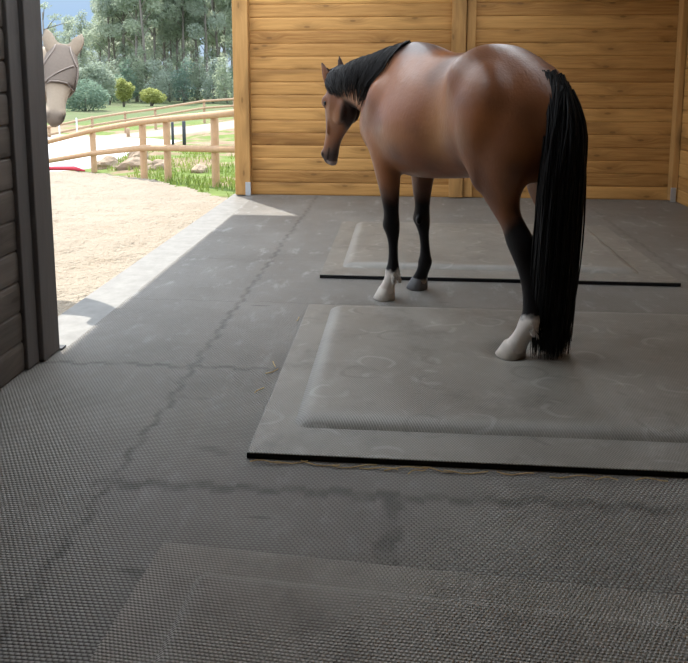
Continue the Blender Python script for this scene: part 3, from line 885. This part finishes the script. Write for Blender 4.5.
def make_horse(name, spec):
    """spec: neck keys, head frame, leg offsets, coat function, materials"""
    root = empty(name)
    mb = MB()
    # torso
    rs = []
    for x, zt, zb, zw, hw, pt, pb in catmull(TORSO, 3):
        rs.append(ring(V((x, 0, zw)), UPZ, SIDE, zt - zw, zw - zb, hw, pt, pb, 36))
    loft(mb, rs)
    # neck: (Tx,Ty,Tz, Bx,By,Bz, hw)
    NK = catmull(spec['neck'], 5)
    def neck_ring(row, off=0.):
        T = V(row[:3]); B = V(row[3:6]); hw = row[6]
        c = (T + B) / 2; up = (T - B).normalized(); half = (T - B).length / 2
        side = V(row[7:10]).normalized()
        return c, up, side, half, hw
    rs = []
    for row in NK:
        c, up, side, half, hw = neck_ring(row)
        rs.append(ring(c, up, side, half, half, hw, 1.8, 2.1, 28))
    loft(mb, rs)
    # head
    P0, A, D, S, sc = spec['head']
    rs = []
    for t, top, bot, hw in catmull(HEADR, 4):
        mid = (top * .55 + bot * .45)
        jawn = .62 if t > .05 else .8
        rs.append(ring(P0 + A * (t * sc) + D * (mid * sc), D, S, (top - mid) * sc, (mid - bot) * sc, hw * sc * spec.get('wide', 1.), 2.6, 2.3, 26, jawn))
    loft(mb, rs)
    def hp(t, d2, s): return P0 + A * (t * sc) + D * (d2 * sc) + S * (s * sc)
    rot = Matrix((A, D, S)).transposed()
    for s in (-1, 1):
        ellipsoid(mb, hp(.185, -.030, .088 * s), (.045 * sc, .032 * sc, .026 * sc), rot)      # brow
        ellipsoid(mb, hp(.21, -.150, .058 * s), (.095 * sc, .085 * sc, .030 * sc), rot)        # cheek
        ellipsoid(mb, hp(.562, -.030, .038 * s), (.036 * sc, .030 * sc, .026 * sc), rot)       # nostril rim
        ellipsoid(mb, hp(.30, -.075, .066 * s), (.11 * sc, .016 * sc, .016 * sc), rot)        # facial crest
        # ear
        et = spec.get('ear_t', .105) if s > 0 else spec.get('ear_t2', .07)
        e0 = hp(et, -.025, spec.get('ear_w', .05) * s)
        ax = (-A * 1. + S * (spec.get('ear_l', .26 if s > 0 else -.12) * s) + D * spec.get('ear_d', .62 if s > 0 else .5)).normalized(); fr = (D - ax * D.dot(ax)).normalized(); sd = ax.cross(fr)
        er = []; es = spec.get('ear_s', 1.3)
        for q, rr, flat in [(-.03, .032, .9), (.0, .033, .8), (.04, .036, .62), (.08, .033, .55), (.115, .023, .55), (.14, .012, .7), (.152, .006, 1.)]:
            er.append(ring(e0 + ax * (q * sc * es), fr, sd, rr * flat * sc, rr * flat * sc, rr * sc * spec.get('ear_b', 1.), 2, 2, 14))
        loft(mb, er)
    ellipsoid(mb, hp(.60, -.095, 0), (.035 * sc, .026 * sc, .036 * sc), rot)                    # chin and lower lip
    # legs
    for key, (dx, s, front, *ex) in spec['legs'].items():
        dl, fs, dz = (list(ex) + [0.] * 3)[:3] if ex else (0., 1., 0.)
        keys = FORE if front else HIND
        rs = []
        prev = None
        for x, l, z, rf, rl in catmull(keys, 4):
            k = float(smoothstep(.62, .2, z)) if not front else float(smoothstep(1.2, .4, z)); k2 = float(smoothstep(.95, .1, z)) if front else float(smoothstep(.6, .12, z)); f2 = 1 + (fs - 1) * float(smoothstep(.8, .6, z) if not front else smoothstep(1.1, .8, z))
            rs.append(ring(V((x + dx * k, (l + dl * k2) * s, z + dz * float(smoothstep(.7, .2, z)))), FWD, SIDE, rf * f2, rf * f2, rl * f2, 2.1, 2.1, 20))
        # consistent orientation
        loft(mb, rs)
        if not front:
            xx = dx
            ellipsoid(mb, (-1.238 + xx, .14 * s, .645), (.022, .020, .045))                   # point of hock
            ellipsoid(mb, (-.94 + xx * .3, .205 * s, 1.03), (.085, .095, .19))                   # stifle
            ellipsoid(mb, (-.81, .215 * s, 1.40), (.11, .092, .16))                          # point of hip
            ellipsoid(mb, (-.96, .195 * s, 1.22), (.205, .150, .31))                            # thigh muscle
            ellipsoid(mb, (-1.20 , .085 * s, 1.14), (.10, .08, .24))                            # buttock
        else:
            ellipsoid(mb, (.02, .165 * s, 1.22), (.13, .075, .22))                             # shoulder
            ellipsoid(mb, (.19, .10 * s, 1.12), (.085, .095, .12))                             # breast
            ellipsoid(mb, (-.115, .185 * s, 1.02), (.085, .055, .10))                           # elbow
            ellipsoid(mb, (-.075 + dx, .12 * s, .505), (.022, .022, .03))                       # knee back
    # dock of the tail
    loft(mb, [ring(V(c), V(u), SIDE, r, r, r * 1.15, 2, 2, 16) for c, u, r in
              [((-1.10, 0, 1.455), (0, 0, 1), .06), ((-1.22, 0.005, 1.425), (.35, 0, .93), .05), ((-1.295, .02, 1.37), (.75, 0, .65), .04), ((-1.335, .035, 1.29), (.95, 0, .3), .032), ((-1.345, .045, 1.2), (1, 0, 0), .022)]])
    o = mb.build('body', None, None)
    md = o.modifiers.new('remesh', 'REMESH'); md.mode = 'VOXEL'; md.voxel_size = spec['voxel']; md.adaptivity = 0
    m2 = o.modifiers.new('smooth', 'SMOOTH'); m2.factor = .5; m2.iterations = spec['smooth']
    bpy.context.view_layer.update()
    dg = bpy.context.evaluated_depsgraph_get()
    me = bpy.data.meshes.new_from_object(o.evaluated_get(dg))
    old = o.data
    o.modifiers.clear(); o.data = me; bpy.data.meshes.remove(old)
    me.name = 'body'
    for p in me.polygons: p.use_smooth = True
    nv = len(me.vertices); cc = np.empty(nv * 3); me.vertices.foreach_get('co', cc); cc = cc.reshape(-1, 3)
    ed = np.empty(len(me.edges) * 2, np.int32); me.edges.foreach_get('vertices', ed); ed = ed.reshape(-1, 2)
    deg = np.bincount(ed.ravel(), minlength=nv)[:, None].astype(float)
    wgt = (smoothstep(.80, .98, cc[:, 2]) * smoothstep(.42, .25, cc[:, 0]))[:, None]
    for _ in range(int(.0055 / spec['voxel'] ** 2)):
        acc = np.zeros_like(cc)
        for k in range(3):
            acc[:, k] = np.bincount(ed[:, 0], cc[ed[:, 1], k], nv) + np.bincount(ed[:, 1], cc[ed[:, 0], k], nv)
        cc += (acc / np.maximum(deg, 1) - cc) * (.6 * wgt)
    me.vertices.foreach_set('co', cc.ravel()); me.update()
    me.materials.clear(); me.materials.append(spec['mat'])
    n = len(me.vertices)
    co = np.empty(n * 3); me.vertices.foreach_get('co', co); co = co.reshape(-1, 3)
    nz = np.array([noise.noise(V(c) * 6.) for c in co]); nf = np.array([noise.noise(V(c) * V((40, 40, 12)).x) for c in co]) if n < 400000 else nz
    hl = co - np.array(P0); ht = hl @ np.array(A) / sc; hd = hl @ np.array(D) / sc; hs = hl @ np.array(S) / sc
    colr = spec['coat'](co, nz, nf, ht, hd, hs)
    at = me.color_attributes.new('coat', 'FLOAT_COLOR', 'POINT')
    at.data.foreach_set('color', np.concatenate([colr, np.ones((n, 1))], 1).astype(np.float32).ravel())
    o.parent = root
    bvh = BVHTree.FromPolygons([v.co.copy() for v in me.vertices], [tuple(p.vertices) for p in me.polygons])
    # eyes
    for s in (-1, 1):
        e = MB(); ellipsoid(e, hp(.192, -.046, .092 * s), (.022 * sc, .018 * sc, .020 * sc), rot); e.build('eye', M['eye'], root, True)
    # hooves
    for key, (dx, s, front, *ex) in spec['legs'].items():
        dl, fs, dz = (list(ex) + [0.] * 3)[:3] if ex else (0., 1., 0.)
        cx = (.025 if front else -1.123) + dx
        rr = []
        for z, sh, rx, ry in [(.090, -.012, .038, .037), (.082, -.010, .047, .045), (.042, .004, .057, .054), (.006, .018, .066, .060), (.0, .018, .063, .057)]:
            rr.append(ring(V((cx + sh, (.115 + dl) * s, z + dz)), FWD, SIDE, rx * fs, rx * .92 * fs, ry * fs, 2.1, 2.3, 24))
        h = MB(); loft(h, rr)
        ho = h.build('hoof', M[spec['hoof'][key]], root, True)
    return root, o, bvh, NK, hp

# ---- bay horse
def bay_coat(co, nz, nf, ht, hd, hs):
    x, y, z = co[:, 0], co[:, 1], co[:, 2]
    n = len(co)
    bay = np.array([.26, .090, .027]); dark = np.array([.095, .036, .016]); tan = np.array([.38, .165, .055]); blk = np.array([.0085, .007, .007]); white = np.array([.76, .69, .62])
    c = np.tile(bay, (n, 1))
    def mix(mask, col):
        nonlocal c
        m = np.clip(mask, 0, 1)[:, None]
        c = c * (1 - m) + np.array(col) * m
    mix(.55 * smoothstep(.2, -.6, nz), dark * 1.2)
    # rump and topline darker brown
    mix(.55 * smoothstep(1.35, 1.58, z) * smoothstep(-.45, -.6, x), dark)
    mix(.45 * smoothstep(-1.02, -1.25, x) * smoothstep(.85, 1.1, z), dark)
    # withers with dark greyish patch under the mane
    mix(.75 * smoothstep(1.52, 1.62, z + .02 * nz) * smoothstep(-.5, -.3, x) * smoothstep(.3, .1, x), np.array([.10, .092, .095]))
    # tan flank, elbow, inner thighs
    mix(.75 * smoothstep(.16, .0, np.abs(x + .66 - .12 * (1.3 - z))) * smoothstep(.9, 1.05, z) * smoothstep(1.5, 1.3, z), tan)
    hind = x < -.75
    inner = hind & (z < 1.0) & (z > .66)
    mix(np.where(inner, smoothstep(.13, .07, np.abs(y)), 0) * .8, tan)
    fl = (x > -.4) & (x < .35)
    # black legs
    zz = z + .03 * nz + .01 * nf
    mix(np.where(fl, smoothstep(.86, .60, zz + .10 * smoothstep(-.02, .03, x) ), 0), blk)
    mix(np.where(hind, smoothstep(.78, .60, zz - .16 * smoothstep(-1.05, -1.22, x) + .05), 0), blk)
    # white socks
    ed = .018 * nf + .012 * nz
    lf = fl & (y > 0); lh = hind & (y > 0); rh = hind & (y < 0); rf2 = fl & (y < 0)
    mix(np.where(lf, smoothstep(.215, .185, z + ed * 1.4 + .15 * (x + .05)), 0), white)
    mix(np.where(lh, smoothstep(.285, .25, z + ed * 1.4 + .1 * (x + 1.3)), 0), white)
    mix(np.where(rh, smoothstep(.17, .14, z + ed), 0), white)
    mix(np.where(rf2, smoothstep(.085, .06, z + ed * .6), 0), white * .45)
    # head: dark muzzle, darker face, ears edged black
    head = smoothstep(-.1, 0, ht) * (x > .45) * smoothstep(-.36, -.30, hd)
    mix(.30 * head, dark)
    mix(np.where(x > .5, smoothstep(.47, .60, ht + .03 * nz - .8 * np.clip(hd + .05, -.1, .1)), 0) * .92, (.042, .033, .031))
    mix(.5 * np.where(x > .5, smoothstep(.40, .50, ht) * smoothstep(.58, .52, ht) * smoothstep(-.05, -.01, hd), 0), tan)
    mix(np.where(x > .5, smoothstep(-.02, -.06, ht), 0) * .85, blk * 1.5)
    # nostrils
    nst = np.exp(-(((ht - .575) / .026) ** 2 + ((hd + .040) / .015) ** 2)) * (np.abs(hs) > .03) * (x > .5)
    mix(nst * 1.5, (.008, .006, .006))
    # mouth line
    ml = np.exp(-((hd + .085 + .0 * ht) / .006) ** 2) * (ht > .50) * (x > .5)
    mix(ml * .8, (.006, .005, .005))
    mix(np.where((x > .5) & (ht > .595) & (hd < -.075), .7, 0), (.30, .24, .22))
    # shade under the jaw, painted near black into the coat
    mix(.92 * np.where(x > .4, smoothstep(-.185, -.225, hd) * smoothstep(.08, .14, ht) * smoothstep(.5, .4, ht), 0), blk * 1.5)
    return c

S0 = (0, 1, 0)
neck_bay = [(-.28, 0, 1.60, .02, 0, .98, .17, *S0), (-.08, 0, 1.64, .22, 0, 1.03, .168, *S0), (.06, 0, 1.628, .30, 0, 1.10, .150, *S0), (.24, 0, 1.590, .37, .0, 1.165, .125, *S0),
            (.44, 0, 1.555, .46, .0, 1.205, .104, *S0), (.60, 0, 1.515, .54, .0, 1.225, .092, *S0), (.71, 0, 1.455, .60, .0, 1.235, .083, *S0), (.77, 0, 1.41, .66, .0, 1.26, .07, *S0)]
tl = math.radians(15)
Ah = V((math.sin(tl), 0, -math.cos(tl))); Dh = V((math.cos(tl), 0, math.sin(tl))); Sh = V((0, 1, 0))
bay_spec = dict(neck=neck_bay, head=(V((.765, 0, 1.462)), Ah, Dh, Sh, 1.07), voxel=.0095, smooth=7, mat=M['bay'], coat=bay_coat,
                legs=dict(LF=(-.03, 1, True, .005, 1.12), RF=(.035, -1, True, .09, 1.16), LH=(-.07, 1, False, .07, 1.2, .026), RH=(.05, -1, False, 0., 1.1, .026)),
                hoof=dict(LF='hoof_pale', RF='hoof_dark', LH='hoof_pale', RH='hoof_pale'))
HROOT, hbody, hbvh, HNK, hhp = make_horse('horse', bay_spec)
HANG = HA
HROOT.location = (-.016, 4.626, 0.0); HROOT.rotation_euler = (0, 0, HANG)
tag(HROOT, 'bay horse with black mane, tail and legs standing inside on the rubber mats', 'horse')

def strand(mb, pts, r, n=4):
    m = len(pts)
    mb.tube(pts, [r * (1 - .85 * (k / (m - 1)) ** 1.6) for k in range(m)], n, cap=False)

# mane: locks lying over the left side of the neck
def make_mane(root, NK, bvh, mat, n, sgn, s0, s1, ln, seed, name='mane'):
    rr = random.Random(seed); mb = MB(); NKa = np.array(NK)
    for i in range(n):
        s = s0 + (s1 - s0) * (i + rr.random()) / n
        f = s * (len(NKa) - 1); k = min(int(f), len(NKa) - 2); row = NKa[k] * (1 - (f - k)) + NKa[k + 1] * (f - k)
        T = V(row[:3]); B = V(row[3:6]); hw = row[6]; side = V(row[7:10]).normalized() * sgn
        c = (T + B) / 2; up = (T - B).normalized(); half = (T - B).length / 2
        amax = rr.uniform(.5, 1.0) * ln
        pts = []
        jit = rr.uniform(-.012, .02); drift = rr.uniform(-.03, .05)
        for q in range(9):
            t = q / 8
            th = PI / 2 + .12 - t * amax * 2.0
            cs, sn = math.cos(th), math.sin(th)
            xx = math.copysign(abs(cs) ** (2 / 1.8), cs) * hw; yy = math.copysign(abs(sn) ** (2 / 1.8), sn) * half
            p = c + side * xx + up * yy
            loc, nrm, _, _ = bvh.find_nearest(p)
            if loc is not None:
                lift = .006 + .012 * math.sin(PI * min(1, t * 1.1)) + .004 * rr.random()
                p = loc + nrm * (lift if t > .01 else -.004)
            p += V((drift * t, 0, 0)) + V((.006 * math.sin(t * 7 + i), 0, 0))
            pts.append(p)
        strand(mb, pts, rr.uniform(.003, .008), 4)
    return mb.build(name, mat, root, True)
make_mane(HROOT, HNK, hbvh, M['mane'], 800, 1, .15, .97, 1.15, 5)
# forelock
rr = random.Random(8); mb = MB()
for i in range(60):
    s = rr.uniform(-.035, .035); L = rr.uniform(.10, .24)
    pts = []
    for q in range(7):
        t = q / 6
        p = hhp(-.05 + t * (L + .05), .03, s * (1 + .6 * t) + .015 * t)
        loc, nrm, _, _ = hbvh.find_nearest(p)
        pts.append(loc + nrm * (.006 + .004 * rr.random() if q else -.004))
    strand(mb, pts, rr.uniform(.004, .008), 4)
mb.build('forelock', M['mane'], HROOT, True)

# tail
def make_tail(root, mat, n, seed, bvh):
    rr = random.Random(seed); mb = MB()
    dock = [V((-1.17, .0, 1.475)), V((-1.25, .01, 1.45)), V((-1.315, .025, 1.39)), V((-1.35, .04, 1.30)), V((-1.36, .05, 1.2)), V((-1.36, .055, 1.08))]
    def dk(t):
        f = t * (len(dock) - 1); k = min(int(f), len(dock) - 2); return dock[k].lerp(dock[k + 1], f - k)
    for i in range(n):
        t0 = rr.random() ** .8
        a = rr.uniform(0, 2 * PI); rad = math.sqrt(rr.random())
        p0 = dk(t0)
        ca, sa = math.cos(a) * rad, math.sin(a) * rad
        z1 = rr.uniform(.045, .14) if rr.random() < .72 else rr.uniform(.14, .7)
        pts = []
        m = 13
        wob = rr.uniform(-1, 1) * .012; ph = rr.uniform(0, 6)
        for q in range(m):
            t = q / (m - 1)
            z = p0.z + (z1 - p0.z) * t
            # envelope of the tail at height z
            k = max(0., min(1., (1.47 - z) / .16)); wl = .06 + .055 * k + .008 * float(smoothstep(1.1, .8, z)); wx = .035 + .058 * k
            if z < .35: g2 = (.35 - z) / .35; wl *= 1 - .22 * g2; wx *= 1 - .2 * g2
            cx = -1.335 - .02 * k + (.03 * max(0., min(1., (1.0 - z) / .9)))
            tgt = V((cx + wx * ca, .06 - .030 * float(smoothstep(1.0, 1.3, z)) + wl * sa, z))
            st = p0 + V((ca * .02, sa * .035, 0)); st.z = z
            e = min(1., t * 4.5 + .15 * rad); e = e * e * (3 - 2 * e)
            p = st.lerp(tgt, e)
            p += V((wob * math.sin(t * 6 + ph), wob * math.cos(t * 5 + ph), 0))
            if p.z > .9 and q > 0:
                loc, nrm, _, dist = bvh.find_nearest(p)
                if (p - loc).dot(nrm) < .005: p = loc + nrm * (.005 + .008 * rr.random())
            pts.append(p)
        for _ in range(3):
            pts = [pts[0]] + [(pts[q - 1] + pts[q] * 2 + pts[q + 1]) / 4 for q in range(1, m - 1)] + [pts[-1]]
        strand(mb, pts, rr.uniform(.004, .0075), 4)
    # solid inner hair
    rs = []
    for z, cx, rx, ry in [(1.40, -1.30, .02, .03), (1.3, -1.335, .035, .05), (1.15, -1.35, .055, .08), (.95, -1.355, .066, .097), (.6, -1.345, .066, .095), (.35, -1.335, .058, .085), (.2, -1.33, .045, .07), (.13, -1.33, .02, .04)]:
        rs.append(ring(V((cx, .058 if z < 1.2 else .035, z)), FWD, SIDE, rx, rx, ry, 2, 2, 20))
    loft(mb, rs)
    return mb.build('tail', mat, root, True)
make_tail(HROOT, M['tail'], 760, 3, hbvh)
# tufts of white hair at the back of the two white fetlocks
for (cx, cy, z0) in [(-.112, .12, .20), (-1.327, .178, .235)]:
    mb = MB(); rr = random.Random(int(z0 * 100))
    for i in range(46):
        a = rr.uniform(-1.3, 1.3)
        p0 = V((cx + .022 - math.cos(a) * .012, cy + math.sin(a) * .03, z0 + rr.uniform(-.04, .03)))
        e = p0 + V((-rr.uniform(.01, .035), math.sin(a) * .012, -rr.uniform(.025, .05)))
        strand(mb, [p0, p0.lerp(e, .5) + V((-.008, 0, 0)), e], .0045, 4)
    mb.build('fetlock_hair', M['feather'], HROOT, True)

# ---- pale horse outside, heading right, head turned towards the barn
def pale_coat(co, nz, nf, ht, hd, hs):
    x, y, z = co[:, 0], co[:, 1], co[:, 2]
    n = len(co)
    c = np.tile(np.array([.40, .32, .24]), (n, 1))
    def mix(mask, col):
        nonlocal c
        m = np.clip(mask, 0, 1)[:, None]
        c = c * (1 - m) + np.array(col) * m
    mix(.4 * smoothstep(.2, -.4, nz), (.33, .26, .19))
    hm = (ht > -.05) & (z > .9) & (x > .3)
    mix(np.where(hm, smoothstep(.25, .4, ht), 0) * .6, (.56, .45, .34))
    mix(np.where(hm, smoothstep(.53, .60, ht + .02 * nz), 0) * .55, (.24, .20, .18))
    nst = np.exp(-(((ht - .575) / .022) ** 2 + ((hd + .04) / .018) ** 2)) * (np.abs(hs) > .03) * hm
    mix(nst * 1.4, (.02, .018, .018))
    mix(smoothstep(.5, .3, z), (.16, .13, .11))
    return c

# in horse space the barn lies to the horse's right (-y)
def n2(T, B, hw, ang):
    return (*T, *B, hw, -math.sin(ang), math.cos(ang), 0)
neck_pale = [n2((-.28, 0, 1.58), (.02, 0, .98), .17, 0), n2((-.08, 0, 1.61), (.22, 0, 1.05), .165, 0), n2((.06, 0, 1.64), (.31, -.01, 1.13), .145, -.15), n2((.24, -.02, 1.67), (.44, -.05, 1.25), .122, -.4),
             n2((.42, -.08, 1.69), (.55, -.14, 1.34), .104, -.75), n2((.54, -.16, 1.69), (.61, -.24, 1.40), .092, -1.05), n2((.61, -.24, 1.68), (.64, -.30, 1.44), .08, -1.25), n2((.64, -.30, 1.65), (.65, -.34, 1.48), .066, -1.35)]
yawp = math.radians(-78)
fdir = V((math.cos(yawp), math.sin(yawp), 0)); tl2 = math.radians(34)
A2 = (fdir * math.sin(tl2) + V((0, 0, -math.cos(tl2)))).normalized(); D2 = (fdir * math.cos(tl2) + V((0, 0, math.sin(tl2)))).normalized(); S2 = V((0, 0, 1)).cross(fdir).normalized()
A2 = (A2 - S2 * .17).normalized(); S2 = (S2 - A2 * S2.dot(A2)).normalized(); D2 = S2.cross(A2).normalized() if S2.cross(A2).dot(D2) > 0 else A2.cross(S2).normalized()
pale_spec = dict(neck=neck_pale, head=(V((.67, -.30, 1.685)), A2, D2, S2, .95), voxel=.013, smooth=5, mat=M['pale'], coat=pale_coat, ear_d=.1, ear_t=.0, ear_t2=.0, ear_s=1.08, wide=1.25, ear_l=.32, ear_w=.078, ear_b=1.5,
                 legs=dict(LF=(0., 1, True), RF=(.05, -1, True), LH=(0., 1, False), RH=(.08, -1, False)),
                 hoof=dict(LF='hoof_dark', RF='hoof_dark', LH='hoof_dark', RH='hoof_dark'))
PROOT, pbody, pbvh, PNK, php = make_horse('horse', pale_spec)
PROOT.location = (-3.11, 4.99, -.04); PROOT.rotation_euler = (0, 0, math.radians(18))
tag(PROOT, 'pale grey horse in a fly mask looking in past the dark left post', 'horse')
make_mane(PROOT, PNK, pbvh, M['pale_mane'], 120, 1, .21, .62, .8, 6)
make_tail(PROOT, M['pale_mane'], 200, 4, pbvh)
# fly mask: a mesh shell over the upper head
rs = []
P0, A, D, S, sc = pale_spec['head']
for t, top, bot, hw in catmull(HEADR, 4):
    if t < -.03 or t > .325: continue
    mid = top * .55 + bot * .45; e = .010
    cut = 0.
    rs.append(ring(P0 + A * t * sc + D * mid * sc, D, S, (top - mid) * sc + e, (mid - bot) * sc + e, hw * sc * 1.18 + e, 2.6, 2.3, 30, .66))
mm = MB(); 
n = 30
vs = [p for r in rs for p in r]; fs = []
for i in range(len(rs) - 1):
    for k in range(n):
        k2 = (k + 1) % n; fs.append((i * n + k, i * n + k2, (i + 1) * n + k2, (i + 1) * n + k))
mm.add(vs, fs)
M['mask'] = simple_mat('fly_mask_mesh', (.27, .22, .185), .85, 0, .12, 60, 0, .2)
mk = mm.build('fly_mask', M['mask'], PROOT, True)
sol = mk.modifiers.new('thick', 'SOLIDIFY'); sol.thickness = .004
def strapline(pts, r):
    out = []
    for t, dd, s in pts:
        p = php(t, dd, s); loc, nrm, _, _ = pbvh.find_nearest(p); out.append(loc + nrm * .015)
    return out
sp = MB()
sp.tube(strapline([(.0, .02, -.05), (.05, .02, -.06), (.12, .0, -.08), (.19, -.02, -.1), (.25, -.05, -.095), (.30, -.1, -.08)], .0), .0055, 6)
sp.tube(strapline([(.0, .02, .05), (.05, .02, .06), (.12, .0, .08), (.17, -.02, .1), (.25, -.05, .095), (.30, -.1, .08)], .0), .0055, 6)
sp.tube(strapline([(.165, .0, .085), (.19, .02, .06), (.225, .03, .02), (.26, .03, -.025), (.30, .0, -.07), (.315, -.03, -.08)], .0), .0055, 6)
sp.tube([p + A * .0 for p in strapline([(.315, -.16, .06), (.315, -.08, .075), (.318, 0., .05), (.32, .02, 0), (.318, 0., -.05), (.315, -.08, -.075), (.315, -.16, -.06)], 0)], .006, 6)
sp.build('piping', M['strap'], mk, True)

# ------------------------------------------------------------------ view
SC.view_settings.view_transform = 'Standard'
SC.view_settings.look = 'None'
SC.view_settings.gamma = 1.
SC.view_settings.use_curve_mapping = False
SC.view_settings.exposure = 1.5
